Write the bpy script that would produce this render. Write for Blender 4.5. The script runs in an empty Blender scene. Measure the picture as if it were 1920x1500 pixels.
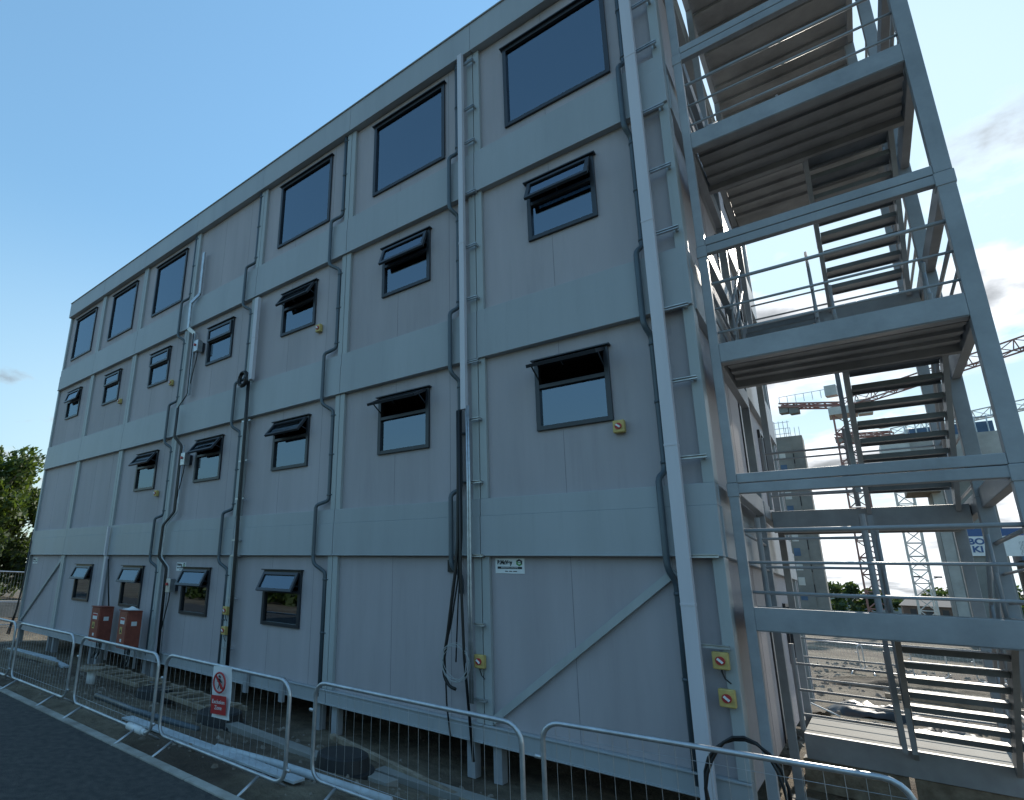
import bpy, math, random
from mathutils import Vector, Matrix, noise
R = random.Random(7)
rad = math.radians
S = bpy.context.scene
C = S.collection

# ---------------------------------------------------------------- materials
def mat(name, col, rough=0.6, metal=0.0, spec=0.5, var=0.0, vscale=3.0, col2=None, bump=0.0, bscale=60.0, streak=False, objvar=0.0):
    m = bpy.data.materials.new(name); m.use_nodes = True
    nt = m.node_tree; N = nt.nodes; L = nt.links
    b = N['Principled BSDF']
    b.inputs['Roughness'].default_value = rough
    b.inputs['Metallic'].default_value = metal
    b.inputs['Specular IOR Level'].default_value = spec
    b.inputs['Base Color'].default_value = (*col, 1)
    tc = N.new('ShaderNodeTexCoord')
    if var > 0 or col2:
        mp = N.new('ShaderNodeMapping'); L.new(tc.outputs['Object'], mp.inputs[0])
        if streak: mp.inputs['Scale'].default_value = (1.0, 1.0, 0.12)
        n = N.new('ShaderNodeTexNoise'); n.inputs['Scale'].default_value = vscale
        n.inputs['Detail'].default_value = 7; n.inputs['Roughness'].default_value = 0.62
        L.new(mp.outputs[0], n.inputs['Vector'])
        r = N.new('ShaderNodeValToRGB')
        c2 = col2 if col2 else tuple(c * (1 - var) for c in col)
        c1 = col if col2 else tuple(min(1, c * (1 + var * .6)) for c in col)
        r.color_ramp.elements[0].position = .33; r.color_ramp.elements[1].position = .68
        r.color_ramp.elements[0].color = (*c2, 1); r.color_ramp.elements[1].color = (*c1, 1)
        L.new(n.outputs['Fac'], r.inputs[0]); L.new(r.outputs[0], b.inputs['Base Color'])
    if objvar:                                  # cabins of slightly different age, with grime runs
        oi = N.new('ShaderNodeObjectInfo'); mr = N.new('ShaderNodeMapRange'); L.new(oi.outputs['Random'], mr.inputs[0])
        mr.inputs[3].default_value = 1-objvar; mr.inputs[4].default_value = 1+objvar*.6
        mp2 = N.new('ShaderNodeMapping'); mp2.inputs['Scale'].default_value = (5, 5, .30); L.new(tc.outputs['Object'], mp2.inputs[0])
        n5 = N.new('ShaderNodeTexNoise'); n5.inputs['Scale'].default_value = 1.6; n5.inputs['Detail'].default_value = 8; n5.inputs['Roughness'].default_value = .7; L.new(mp2.outputs[0], n5.inputs['Vector'])
        m5 = N.new('ShaderNodeMapRange'); L.new(n5.outputs['Fac'], m5.inputs[0]); m5.inputs[1].default_value = .54; m5.inputs[2].default_value = .74; m5.inputs[3].default_value = 1; m5.inputs[4].default_value = .91
        mm = N.new('ShaderNodeMath'); mm.operation = 'MULTIPLY'; L.new(mr.outputs[0], mm.inputs[0]); L.new(m5.outputs[0], mm.inputs[1])
        vm = N.new('ShaderNodeVectorMath'); vm.operation = 'SCALE'; L.new(r.outputs[0], vm.inputs[0]); L.new(mm.outputs[0], vm.inputs['Scale']); L.new(vm.outputs[0], b.inputs['Base Color'])
        m6 = N.new('ShaderNodeMapRange'); L.new(n.outputs['Fac'], m6.inputs[0]); m6.inputs[3].default_value = rough-.12; m6.inputs[4].default_value = rough+.16; L.new(m6.outputs[0], b.inputs['Roughness'])
    if bump > 0:
        n2 = N.new('ShaderNodeTexNoise'); n2.inputs['Scale'].default_value = bscale; n2.inputs['Detail'].default_value = 5
        L.new(tc.outputs['Object'], n2.inputs['Vector'])
        bp = N.new('ShaderNodeBump'); bp.inputs['Strength'].default_value = bump; bp.inputs['Distance'].default_value = 0.02
        L.new(n2.outputs['Fac'], bp.inputs['Height']); L.new(bp.outputs[0], b.inputs['Normal'])
    return m

M = {}
M['wall'] = mat('wall_paint', (.41, .38, .40), .62, var=.13, vscale=1.3, bump=.25, bscale=220, streak=True, objvar=.05)
M['band'] = mat('steel_band_paint', (.36, .385, .405), .42, var=.12, vscale=.9, bump=.08, bscale=3, streak=True, objvar=.05)
M['post'] = mat('post_paint', (.385, .415, .42), .42, var=.12, vscale=2.0, streak=True, objvar=.05)
M['groove'] = mat('panel_joint', (.17, .17, .18), .8)
M['tower'] = mat('stair_steel_paint', (.32, .335, .355), .44, var=.2, vscale=2.2, bump=.10, bscale=14, objvar=.07)
M['soffit'] = mat('stair_deck_steel', (.30, .30, .30), .6, var=.3, vscale=1.6)
M['tread'] = mat('stair_tread_steel', (.17, .185, .20), .5, var=.25, vscale=3)
M['galv'] = mat('galvanised_steel', (.52, .54, .56), .38, metal=.75, var=.22, vscale=9)
M['trunk'] = mat('white_trunking', (.58, .57, .61), .4, var=.08, vscale=2, streak=True)
M['pipe'] = mat('grey_plastic_pipe', (.075, .10, .12), .35, var=.12, vscale=3)
M['frame'] = mat('anthracite_frame', (.028, .032, .04), .32, var=.15, vscale=5)
M['black'] = mat('black_rubber', (.012, .012, .013), .45, var=.2, vscale=8)
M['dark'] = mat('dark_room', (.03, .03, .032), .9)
M['ceil'] = mat('room_lining', (.16, .15, .14), .9, var=.2)
M['yellow'] = mat('yellow_plastic', (.56, .42, .14), .5, var=.22, vscale=14)
M['red'] = mat('red_plastic', (.42, .03, .03), .45)
M['redcab'] = mat('red_cabinet_paint', (.27, .07, .045), .5, var=.28, vscale=5, bump=.1, bscale=12)
M['white'] = mat('white_plastic', (.74, .76, .76), .45, var=.06)
M['green'] = mat('green_print', (.10, .28, .08), .5)
M['ink'] = mat('black_print', (.02, .022, .025), .6)
M['blue'] = mat('blue_print', (.05, .11, .26), .5)
M['timber'] = mat('weathered_timber', (.33, .28, .21), .8, col2=(.17, .13, .09), vscale=7, bump=.4, bscale=30)
M['concrete'] = mat('raw_concrete', (.30, .295, .27), .85, col2=(.20, .195, .18), vscale=1.1, bump=.3, bscale=9)
M['concrete_far'] = mat('core_concrete', (.27, .27, .25), .9, col2=(.17, .17, .16), vscale=.35, bump=.3, bscale=3)
M['kerb'] = mat('kerb_concrete', (.42, .41, .37), .85, col2=(.24, .22, .19), vscale=3, bump=.3, bscale=25)
M['asphalt'] = mat('asphalt_road', (.085, .08, .072), .9, col2=(.035, .035, .036), vscale=11, bump=1.0, bscale=70)
M['cranered'] = mat('crane_red_paint', (.30, .15, .125), .5, var=.25, vscale=1)
M['cranewhite'] = mat('crane_white_paint', (.55, .55, .52), .5, var=.2, vscale=1)
M['form'] = mat('formwork_panel', (.46, .45, .42), .7, col2=(.30, .29, .27), vscale=.6)
M['formblue'] = mat('formwork_blue', (.07, .13, .22), .6, var=.3, vscale=.8)
M['bark'] = mat('tree_bark', (.07, .055, .04), .9, var=.4, vscale=6, bump=.6, bscale=12)
M['pad'] = mat('black_plastic_pad', (.018, .018, .019), .6, var=.3, vscale=6)
M['sheet'] = mat('blue_white_board', (.46, .52, .56), .5, var=.25, vscale=3)
M['brick'] = mat('dark_brick', (.16, .10, .075), .85, var=.3, vscale=2)
M['roof'] = mat('slate_roof', (.10, .10, .105), .7, var=.2, vscale=2)

def leafmat(name, a, b):
    m = mat(name, a, .6, col2=b, vscale=.9)
    p = m.node_tree.nodes['Principled BSDF']
    out = m.node_tree.nodes['Material Output']
    tr = m.node_tree.nodes.new('ShaderNodeBsdfTranslucent'); tr.inputs[0].default_value = (a[0]*1.5, a[1]*1.5, a[2]*.7, 1)
    mx = m.node_tree.nodes.new('ShaderNodeMixShader'); mx.inputs[0].default_value = .35
    m.node_tree.links.new(p.outputs[0], mx.inputs[1]); m.node_tree.links.new(tr.outputs[0], mx.inputs[2])
    m.node_tree.links.new(mx.outputs[0], out.inputs[0])
    return m
M['leaf'] = leafmat('green_leaves', (.085, .125, .03), (.03, .055, .016))
M['leaf2'] = leafmat('dark_leaves', (.055, .085, .028), (.022, .04, .014))

def glassmat():
    m = bpy.data.materials.new('window_glass'); m.use_nodes = True
    nt = m.node_tree; N = nt.nodes; L = nt.links; N.remove(N['Principled BSDF'])
    g = N.new('ShaderNodeBsdfGlossy'); g.inputs['Roughness'].default_value = .012; g.inputs[0].default_value = (.72, .86, 1, 1)
    t = N.new('ShaderNodeBsdfTransparent'); t.inputs[0].default_value = (.42, .47, .50, 1)
    f = N.new('ShaderNodeFresnel'); f.inputs[0].default_value = 2.6
    w = N.new('ShaderNodeTexNoise'); w.inputs['Scale'].default_value = 1.1; w.inputs['Detail'].default_value = 1
    tc = N.new('ShaderNodeTexCoord'); L.new(tc.outputs['Object'], w.inputs['Vector'])
    bp = N.new('ShaderNodeBump'); bp.inputs['Strength'].default_value = .05; bp.inputs['Distance'].default_value = .04
    L.new(w.outputs['Fac'], bp.inputs['Height']); L.new(bp.outputs[0], g.inputs['Normal'])
    mx = N.new('ShaderNodeMixShader'); L.new(f.outputs[0], mx.inputs[0]); L.new(t.outputs[0], mx.inputs[1]); L.new(g.outputs[0], mx.inputs[2])
    L.new(mx.outputs[0], N['Material Output'].inputs[0])
    return m
M['glass'] = glassmat()

def groundmat():
    m = mat('site_soil', (.1, .1, .1), .95)
    nt = m.node_tree; N = nt.nodes; L = nt.links; b = N['Principled BSDF']
    tc = [n for n in N if n.type == 'TEX_COORD'][0]
    def nz(s, d=8):
        n = N.new('ShaderNodeTexNoise'); n.inputs['Scale'].default_value = s; n.inputs['Detail'].default_value = d
        n.inputs['Roughness'].default_value = .65; L.new(tc.outputs['Object'], n.inputs['Vector']); return n
    n1 = nz(.35); n2 = nz(3.0); n3 = nz(22)
    r1 = N.new('ShaderNodeValToRGB'); r1.color_ramp.elements[0].position = .38; r1.color_ramp.elements[1].position = .62
    r1.color_ramp.elements[0].color = (.115, .085, .06, 1); r1.color_ramp.elements[1].color = (.26, .215, .15, 1)
    e = r1.color_ramp.elements.new(.5); e.color = (.18, .145, .10, 1)
    L.new(n1.outputs['Fac'], r1.inputs[0])
    r2 = N.new('ShaderNodeValToRGB'); r2.color_ramp.elements[0].position = .3; r2.color_ramp.elements[1].position = .7
    r2.color_ramp.elements[0].color = (.45, .43, .42, 1); r2.color_ramp.elements[1].color = (1.15, 1.15, 1.15, 1)
    L.new(n2.outputs['Fac'], r2.inputs[0])
    mx = N.new('ShaderNodeMix'); mx.data_type = 'RGBA'; mx.blend_type = 'MULTIPLY'; mx.inputs[0].default_value = 1
    L.new(r1.outputs[0], mx.inputs[6]); L.new(r2.outputs[0], mx.inputs[7]); L.new(mx.outputs[2], b.inputs['Base Color'])
    ad = N.new('ShaderNodeMath'); ad.operation = 'ADD'; L.new(n2.outputs['Fac'], ad.inputs[0]); L.new(n3.outputs['Fac'], ad.inputs[1])
    bp = N.new('ShaderNodeBump'); bp.inputs['Strength'].default_value = 1; bp.inputs['Distance'].default_value = .07
    L.new(ad.outputs[0], bp.inputs['Height']); L.new(bp.outputs[0], b.inputs['Normal'])
    return m
M['soil'] = groundmat()

# ---------------------------------------------------------------- mesh building
class MB:
    def __init__(s): s.v = []; s.f = []; s.mi = []; s.m = 0
    def box(s, x0, x1, y0, y1, z0, z1):
        n = len(s.v)
        s.v += [(x0,y0,z0),(x1,y0,z0),(x1,y1,z0),(x0,y1,z0),(x0,y0,z1),(x1,y0,z1),(x1,y1,z1),(x0,y1,z1)]
        for q in ((0,3,2,1),(4,5,6,7),(0,1,5,4),(1,2,6,5),(2,3,7,6),(3,0,4,7)): s.f.append(tuple(n+i for i in q)); s.mi.append(s.m)
        return s
    def obox(s, c, X, Y, Z):      # oriented box: centre and three half vectors
        n = len(s.v); c = Vector(c); X = Vector(X); Y = Vector(Y); Z = Vector(Z)
        if X.cross(Y).dot(Z) < 0: X = -X
        for sz in (-1, 1):
            for sx, sy in ((-1,-1),(1,-1),(1,1),(-1,1)): s.v.append(tuple(c + X*sx + Y*sy + Z*sz))
        for q in ((0,3,2,1),(4,5,6,7),(0,1,5,4),(1,2,6,5),(2,3,7,6),(3,0,4,7)): s.f.append(tuple(n+i for i in q)); s.mi.append(s.m)
        return s
    def beam(s, a, b, w, h, up=(0,0,1)):
        a = Vector(a); b = Vector(b); d = (b-a); l = d.length; d = d/l; up = Vector(up)
        if abs(d.dot(up)) > .97: up = Vector((0,1,0))
        x = d.cross(up).normalized(); u = x.cross(d)
        return s.obox((a+b)/2, x*w/2, d*l/2, u*h/2)
    def tube(s, pts, r, n=8, closed=False):
        P = [Vector(p) for p in pts]; k = len(P); base = len(s.v); prev = None
        for i in range(k):
            if closed: t = (P[(i+1)%k]-P[i-1])
            else: t = (P[min(i+1,k-1)]-P[max(i-1,0)])
            t = t.normalized() if t.length > 1e-9 else Vector((0,0,1))
            if prev is None:
                u = Vector((0,0,1)) if abs(t.z) < .9 else Vector((0,1,0))
                x = t.cross(u).normalized()
            else:
                x = (prev - t*prev.dot(t)).normalized()
            prev = x; y = t.cross(x)
            ri = r[i] if isinstance(r, (list, tuple)) else r
            sc = 1.0
            for j in range(n):
                a = 2*math.pi*j/n; s.v.append(tuple(P[i] + (x*math.cos(a)+y*math.sin(a))*ri*sc))
        for i in range(k if closed else k-1):
            for j in range(n):
                a = base+i*n+j; b = base+i*n+(j+1)%n; i2 = (i+1)%k
                s.f.append((a, b, base+i2*n+(j+1)%n, base+i2*n+j)); s.mi.append(s.m)
        if not closed:
            s.f.append(tuple(base+j for j in range(n))[::-1]); s.mi.append(s.m)
            s.f.append(tuple(base+(k-1)*n+j for j in range(n))); s.mi.append(s.m)
        return s
    def poly(s, pts, flip=False):
        n = len(s.v); s.v += [tuple(p) for p in pts]; f = tuple(range(n, n+len(pts)))
        s.f.append(f[::-1] if flip else f); s.mi.append(s.m); return s
    def build(s, name, mats, parent=None, loc=None, smooth=False, bevel=0):
        me = bpy.data.meshes.new(name); me.from_pydata(s.v, [], s.f); me.update()
        if not isinstance(mats, (list, tuple)): mats = [mats]
        for m in mats: me.materials.append(m)
        if len(mats) > 1: me.polygons.foreach_set('material_index', s.mi)
        if smooth: me.polygons.foreach_set('use_smooth', [True]*len(me.polygons))
        o = bpy.data.objects.new(name, me); C.objects.link(o)
        if parent: o.parent = parent
        if loc: o.location = loc
        if bevel:
            b = o.modifiers.new('bevel', 'BEVEL'); b.width = bevel; b.segments = 2; b.limit_method = 'ANGLE'
        return o

def tag(o, label, cat=None, group=None, kind=None):
    if label: o['label'] = label
    if cat: o['category'] = cat
    if group: o['group'] = group
    if kind: o['kind'] = kind
    return o
def thing(name, label, cat, loc=(0,0,0), rz=0, group=None):
    o = bpy.data.objects.new(name, None); C.objects.link(o); o.location = loc; o.rotation_euler = (0,0,rz)
    o.empty_display_size = .2
    return tag(o, label, cat, group)
def kids(o): return [c for c in C.objects if c.parent == o]
def dup(root, loc, rz=0, label=None, group=None):
    cache = kids(root)
    r = root.copy(); C.objects.link(r); r.location = loc; r.rotation_euler = (0,0,rz)
    if label: r['label'] = label
    if group: r['group'] = group
    for ch in cache:
        c = ch.copy(); C.objects.link(c); c.parent = r
        for g in kids(ch):
            d = g.copy(); C.objects.link(d); d.parent = c
    return r
def text(name, s, size, m, parent, mw, ext=.001, align='CENTER', bold=0.0, xs=1.0):
    cu = bpy.data.curves.new(name, 'FONT'); cu.body = s; cu.size = size; cu.align_x = align; cu.align_y = 'CENTER'; cu.extrude = ext; cu.offset = bold
    t = bpy.data.objects.new('t', cu); C.objects.link(t)
    bpy.context.view_layer.update()
    me = bpy.data.meshes.new_from_object(t.evaluated_get(bpy.context.evaluated_depsgraph_get()))
    bpy.data.objects.remove(t)
    me.transform(mw @ Matrix.Scale(xs, 4, (1,0,0))); me.materials.clear(); me.materials.append(m); me.name = name
    o = bpy.data.objects.new(name, me); C.objects.link(o)
    if parent: o.parent = parent
    return o
FACE = Matrix.Rotation(rad(90), 4, 'X')          # lettering upright, facing -Y

# ---------------------------------------------------------------- camera (pose from the building's own lines)
fx, yaw, pit, rol = 1044.83, .746339, .249764, .0435434
cam = bpy.data.cameras.new('camera'); co = bpy.data.objects.new('camera', cam); C.objects.link(co)
fw = Vector((-math.sin(yaw)*math.cos(pit), math.cos(yaw)*math.cos(pit), math.sin(pit)))
r0 = fw.cross(Vector((0,0,1))).normalized(); u0 = r0.cross(fw)
r2 = r0*math.cos(rol)+u0*math.sin(rol); u2 = -r0*math.sin(rol)+u0*math.cos(rol)
mw = Matrix((r2, u2, -fw)).transposed().to_4x4(); mw.translation = Vector((22.1212, -7.52877, -.444992))
co.matrix_world = mw
cam.sensor_width = 36; cam.lens = fx/1920*36
cam.shift_x = (960-644.6)/1920; cam.shift_y = (823.0-750)/1920
cam.clip_end = 3000; cam.clip_start = .05
S.camera = co

# ---------------------------------------------------------------- ground, road, kerb
def smooth(t): t = max(0, min(1, t)); return t*t*(3-2*t)
def gz(x, y):
    base = -2.5 - .47*smooth((y+3.2)/2.9)
    k = smooth((y+3.45)/.6)
    far = smooth((y-9)/6) if x > 15 else smooth((-x-6)/6)
    n = noise.noise(Vector((x*1.1, y*1.1, 3)))*.05 + noise.noise(Vector((x*3.3, y*3.3, 9)))*.025
    n2 = noise.noise(Vector((x*.35, y*.35, 5)))*.13
    damp = 1 if abs(y) < 60 and abs(x) < 90 else 0
    z = base + (n*k + n2*far)*damp
    if y < -3.5: z = -2.53
    return z
def axis(lo, hi, a, b, step):
    v = []; x = a
    while x <= b + 1e-6: v.append(x); x += step
    s = step; x = a
    while x > lo: s *= 1.35; x -= s; v.insert(0, x)
    s = step; x = v[-1]
    while x < hi: s *= 1.35; x += s; v.append(x)
    return v
xs = axis(-900, 900, -8, 32, .25); ys = axis(-900, 900, -4.5, 24, .22)
g = MB()
g.v = [(x, y, gz(x, y)) for y in ys for x in xs]
nx = len(xs)
g.f = [(j*nx+i, j*nx+i+1, (j+1)*nx+i+1, (j+1)*nx+i) for j in range(len(ys)-1) for i in range(nx-1)]
tag(g.build('ground', M['soil'], smooth=True), None, kind='structure')
rd = MB(); rd.box(-120, 120, -16, -3.87, -2.6, -2.47); tag(rd.build('road', M['asphalt']), None, kind='structure')
kb = MB(); x = -40.0
while x < 60:
    kb.box(x, x+.905, -3.866, -3.742, -2.62, -2.452); x += .915
tag(kb.build('kerb', M['kerb'], bevel=.008), None, kind='structure')

# ---------------------------------------------------------------- the modular building
SW = 3.0; H = 3.1
B = thing('modular_building', 'four storey grey modular site office building of stacked cabins with dark framed windows', 'building', (0,0,0))
def L(n): return (n-1)*H                         # underside of the band below storey n
def ring(mb, x0, x1, z0, z1, w, y0, y1, top=None):
    mb.box(x0, x0+w, y0, y1, z0, z1); mb.box(x1-w, x1, y0, y1, z0, z1)
    mb.box(x0+w, x1-w, y0, y1, z0, z0+w); mb.box(x0+w, x1-w, y0, y1, z1-(top or w), z1)
def window(x0, x1, z0, z1, kind, ang, label=None):
    f = MB(); w = .065; y0, y1 = .035, .13
    ring(f, x0, x1, z0, z1, w, y0, y1)
    f.box(x0-.035, x1+.035, -.012, .079, z1+.001, z1+.022)       # drip flashing
    if kind == 'open': zt = z1-.40; f.box(x0+w, x1-w, y0+.002, y1, zt-.03, zt+.03)
    o = f.build('window', M['frame'], B, bevel=.004)
    if label: o['label'] = label
    g = MB()
    if kind == 'fixed': g.box(x0+w, x1-w, .085, .091, z0+w, z1-w); g.build('glass_pane', M['glass'], o)
    else:
        g.box(x0+w, x1-w, .085, .091, z0+w, zt-.03); g.build('glass_pane', M['glass'], o)
        s = MB(); hx, hz = .03, z1-.055
        A0 = rad(ang); D = Vector((0, -math.sin(A0), -math.cos(A0))); Nn = Vector((0, -math.cos(A0), math.sin(A0))); h = .35 if ang < 5 else .40
        o0 = Vector((0, .034, hz)); xa, xb = x0+.04, x1-.04
        def bb(xl, xr, d0, d1, t0, t1): s.obox(Vector(((xl+xr)/2, 0, 0))+o0+D*(d0+d1)/2+Nn*(t0+t1)/2, ((xr-xl)/2,0,0), D*(d1-d0)/2, Nn*(t1-t0)/2)
        bb(xa, xa+.055, 0, h, -.002, .045); bb(xb-.055, xb, 0, h, -.002, .045)
        bb(xa+.055, xb-.055, 0, .055, -.002, .045); bb(xa+.055, xb-.055, h-.055, h, -.002, .045)
        if ang > 5:
            for xx in (xa+.02, xb-.02):
                e = o0+D*h*.62; s.beam((xx, .05, hz-.24), (xx, e.y, e.z), .012, .02)
            xm = (xa+xb)/2; e = o0+D*(h-.03); s.beam((xm, e.y+.02, e.z), (xm, e.y+.09, e.z-.03), .018, .012)
        s.m = 1; bb(xa+.055, xb-.055, .055, h-.055, .012, .018)
        s.build('opening_sash', [M['frame'], M['glass']], o)
    # reveals close the gap between frame and room lining
    return o
HOLE = {}
for m, xo in ((0,.60),(1,.66),(2,.66),(4,.64),(5,.63),(6,.60)): HOLE[(3,m)] = (m*3+xo, m*3+xo+1.74, 7.31, 9.03, 'fixed', 0)
HOLE[(3,6)] = (18.58, 20.30, 7.25, 8.92, 'fixed', 0)
for m, a in ((0,14),(1,0),(2,0),(3,0),(4,32),(5,20),(6,24)):
    xo = 1.04 if m < 4 else (1.01 if m == 4 else .95 if m == 5 else .91)
    HOLE[(2,m)] = (m*3+xo, m*3+xo+(1.10 if m < 6 else 1.05), 4.88, 5.93, 'open', a)
for m, a in ((2,36),(3,36),(4,38),(5,62),(6,66)):
    xo = 1.06 if m < 4 else (1.03 if m == 4 else .95 if m == 5 else .91)
    HOLE[(1,m)] = (m*3+xo, m*3+xo+(1.10 if m < 6 else 1.04), 1.77, 2.83, 'open', a)
for m, a in ((1,21),(2,19),(3,25),(4,27)): HOLE[(0,m)] = (m*3+1.07, m*3+2.17, -1.34, -.29, 'open', a)
FL = ['ground', 'first', 'second', 'top']; OR = ['first', 'second', 'third', 'fourth', 'fifth', 'sixth', 'seventh']
for n in range(4):
    zb = -2.26 if n == 0 else L(n)+.84
    zt = 0.0 if n == 0 else (9.25 if n == 3 else L(n+1))
    for m in range(7):
        x0, x1 = m*3+.124, m*3+2.876; w = MB()
        y0, y1 = .08, .15
        hb = HOLE.get((n, m))
        if hb:
            a, b, c, d = hb[:4]; a += .004; b -= .004; c += .004; d -= .004
            w.box(x0, a, y0, y1, zb, zt); w.box(b, x1, y0, y1, zb, zt); w.box(a, b, y0, y1, zb, c); w.box(a, b, y0, y1, d, zt)
            window(*hb)
        else: w.box(x0, x1, y0, y1, zb, zt)
        w.m = 1
        for gx in (1.27, 2.46) if m % 2 == 0 else (1.32, 2.44):
            X = m*3+gx
            if hb and hb[0]-.02 < X < hb[1]+.02:
                w.box(X, X+.005, y0-.0015, y0+.01, zb, hb[2]-.03); w.box(X, X+.005, y0-.0015, y0+.01, hb[3]+.05, zt)
            else: w.box(X, X+.005, y0-.0015, y0+.01, zb, zt)
        w.build('wall_panel', [M['wall'], M['groove']], B)
        for s0, s1 in ((m*3+.006, m*3+.122), (m*3+2.878, m*3+2.994)):
            p = MB(); p.box(s0, s1, .012, .20, zb+.001, zt-.001); p.build('corner_post', M['post'], B, bevel=.006)
        if n > 0:
            b_ = MB(); z = L(n)
            b_.box(m*3+.005, m*3+2.995, -.014, .16, z, z+.58); b_.box(m*3+.005, m*3+2.995, .0, .16, z+.582, z+.84)
            b_.box(m*3+.005, m*3+2.995, -.034, -.0145, z-.002, z+.022)
            b_.build('floor_band', M['band'], B, bevel=.005)
for m in range(7):
    b_ = MB(); b_.box(m*3+.005, m*3+2.995, -.010, .16, -2.50, -2.262); b_.box(m*3+.005, m*3+2.995, -.03, -.0105, -2.285, -2.265)
    b_.box(m*3+.005, m*3+2.995, -.03, -.0105, -2.50, -2.48)
    b_.build('base_beam', M['band'], B, bevel=.004)
    f = MB(); f.box(m*3+.002, m*3+2.998, -.075, .10, 9.26, 9.87); f.box(m*3+.001, m*3+2.999, -.10, .12, 9.871, 9.90)
    f.build('roof_fascia', M['band'], B, bevel=.006)
    for xx in (m*3+.1, m*3+2.7):
        q = MB(); q.box(xx, xx+.12, .06, .22, -2.98, -2.501); q.build('support_leg', M['tower'], B)
# storeys inside
for n in range(4):
    z = -2.26 if n == 0 else L(n)+.86
    q = MB(); q.box(.16, 20.84, .165, 8.7, z-.22, z); q.build('floor_slab', M['ceil'], B)
    q = MB(); q.box(.16, 20.84, .165, 8.7, (0 if n == 0 else L(n+1))-.02 if n < 3 else 9.2, (0.05 if n == 0 else L(n+1)+.05) if n < 3 else 9.3); q.build('ceiling_panel', M['ceil'], B)
    for xp in (6.0, 12.0, 18.0):
        q = MB(); q.box(xp-.04, xp+.04, .17, 8.7, z, z+2.2); q.build('partition', M['ceil'], B)
q = MB(); q.box(-.02, 21.02, -.05, 8.86, 9.84, 9.868); q.build('roof', M['band'], B)
q = MB(); q.box(0, 21, 8.72, 8.8, -2.5, 9.83); q.build('rear_wall', M['wall'], B)
q = MB()
for n in range(4): q.box(.02, .10, .21, 8.7, -2.5 if n == 0 else L(n)+.84, 9.25 if n == 3 else L(n+1))
q.build('end_wall', M['wall'], B)
q = MB()
for n in (1,2,3): q.box(-.012, .1, .165, 8.7, L(n), L(n)+.84)
q.box(-.03, .1, .105, 8.8, 9.26, 9.83); q.build('end_band', M['band'], B)
# right-hand end (beside the stairs): bands, recessed walls, doors and windows
doorspan = (3.62, 4.62); winspan = (5.9, 7.3)
for n in range(4):
    zb = -2.5 if n == 0 else L(n)+.84; zt = 0.0 if n == 0 else (9.25 if n == 3 else L(n+1))
    w = MB(); w.box(20.86, 20.93, .21, 3.6, zb, zt); w.box(20.86, 20.93, 4.64, 8.7, zb, zt); w.box(20.86, 20.93, 3.6, 4.64, zb+2.13, zt)
    w.m = 1
    for yy in (1.4, 2.6, 5.1): w.box(20.929, 20.9315, yy, yy+.006, zb, zt)
    w.build('end_wall', [M['wall'], M['groove']], B)
    d = MB(); z0 = zb+.02
    d.box(20.88, 20.95, 3.603, 3.67, z0, zb+2.12); d.box(20.88, 20.95, 4.57, 4.637, z0, zb+2.12); d.box(20.88, 20.95, 3.67, 4.57, zb+2.06, zb+2.12)
    dd = d.build('door_frame', M['frame'], B)
    d = MB(); d.box(20.885, 20.925, 3.67, 4.57, z0, zb+2.055); dr = d.build('door', M['post'], B)
    d = MB(); d.tube([(20.93, 4.47, zb+1.0), (20.975, 4.47, zb+1.0), (20.975, 4.33, zb+1.0)], .012); d.build('handle', M['galv'], dr)
    f = MB(); zz = zb+.95
    for a_, b_ in ((winspan[0], winspan[0]+.06), (winspan[1]-.06, winspan[1]), (6.57, 6.63)): f.box(20.931, 20.975, a_, b_, zz, zz+1.05)
    f.box(20.931, 20.974, winspan[0]+.06, winspan[1]-.06, zz, zz+.06); f.box(20.931, 20.974, winspan[0]+.06, winspan[1]-.06, zz+.99, zz+1.05)
    o = f.build('window', M['frame'], B)
    f = MB(); f.box(20.935, 20.943, winspan[0]+.06, winspan[1]-.06, zz+.06, zz+.99); f.build('glass_pane', M['glass'], o)
    for a_, b_ in ((.205, .33), (8.58, 8.715)):
        q = MB(); q.box(20.84, 20.985, a_, b_, zb+.001, zt-.001); q.build('corner_post', M['post'], B, bevel=.006)
    if n:
        q = MB(); q.box(20.84, 21.012, .162, 8.8, L(n), L(n)+.58); q.box(20.84, 21.0, .162, 8.8, L(n)+.582, L(n)+.84)
        q.build('end_band', M['band'], B, bevel=.005)
q = MB(); q.box(20.84, 21.05, .125, 8.86, 9.26, 9.83); q.build('end_band', M['band'], B)

# rainwater pipes, trunking, trays and cables fixed to the wall (x, z), each a part
def run(pts, r, y, name, m, n=10, clips=False, par=B, lab=None):
    mb = MB(); P = [Vector((p[0], (p[2] if len(p) > 2 else y), p[1])) for p in pts]
    Q = [P[0]]
    for i in range(1, len(P)-1):                 # round the corners
        a = (P[i-1]-P[i]); b = (P[i+1]-P[i]); k = min(.05, a.length*.4, b.length*.4)
        Q += [P[i]+a.normalized()*k, P[i]+a.normalized()*k*.3+b.normalized()*k*.3, P[i]+b.normalized()*k]
    Q.append(P[-1]); mb.tube(Q, r, n)
    if clips:
        for i in range(len(P)-1):
            a, b = P[i], P[i+1]
            if (a-b).length > 1.2:
                for t in (.06, .5, .94):
                    c = a.lerp(b, t); mb.tube([c+Vector((0,0,-.018)), c+Vector((0,0,.018))], r*1.22, n)
                    mb.box(c.x+r*.5, c.x+r*2.6, c.y-.012, .10, c.z-.012, c.z+.012)
    o = mb.build(name, m, par, smooth=True)
    if lab: o['label'] = lab
    return o
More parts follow.
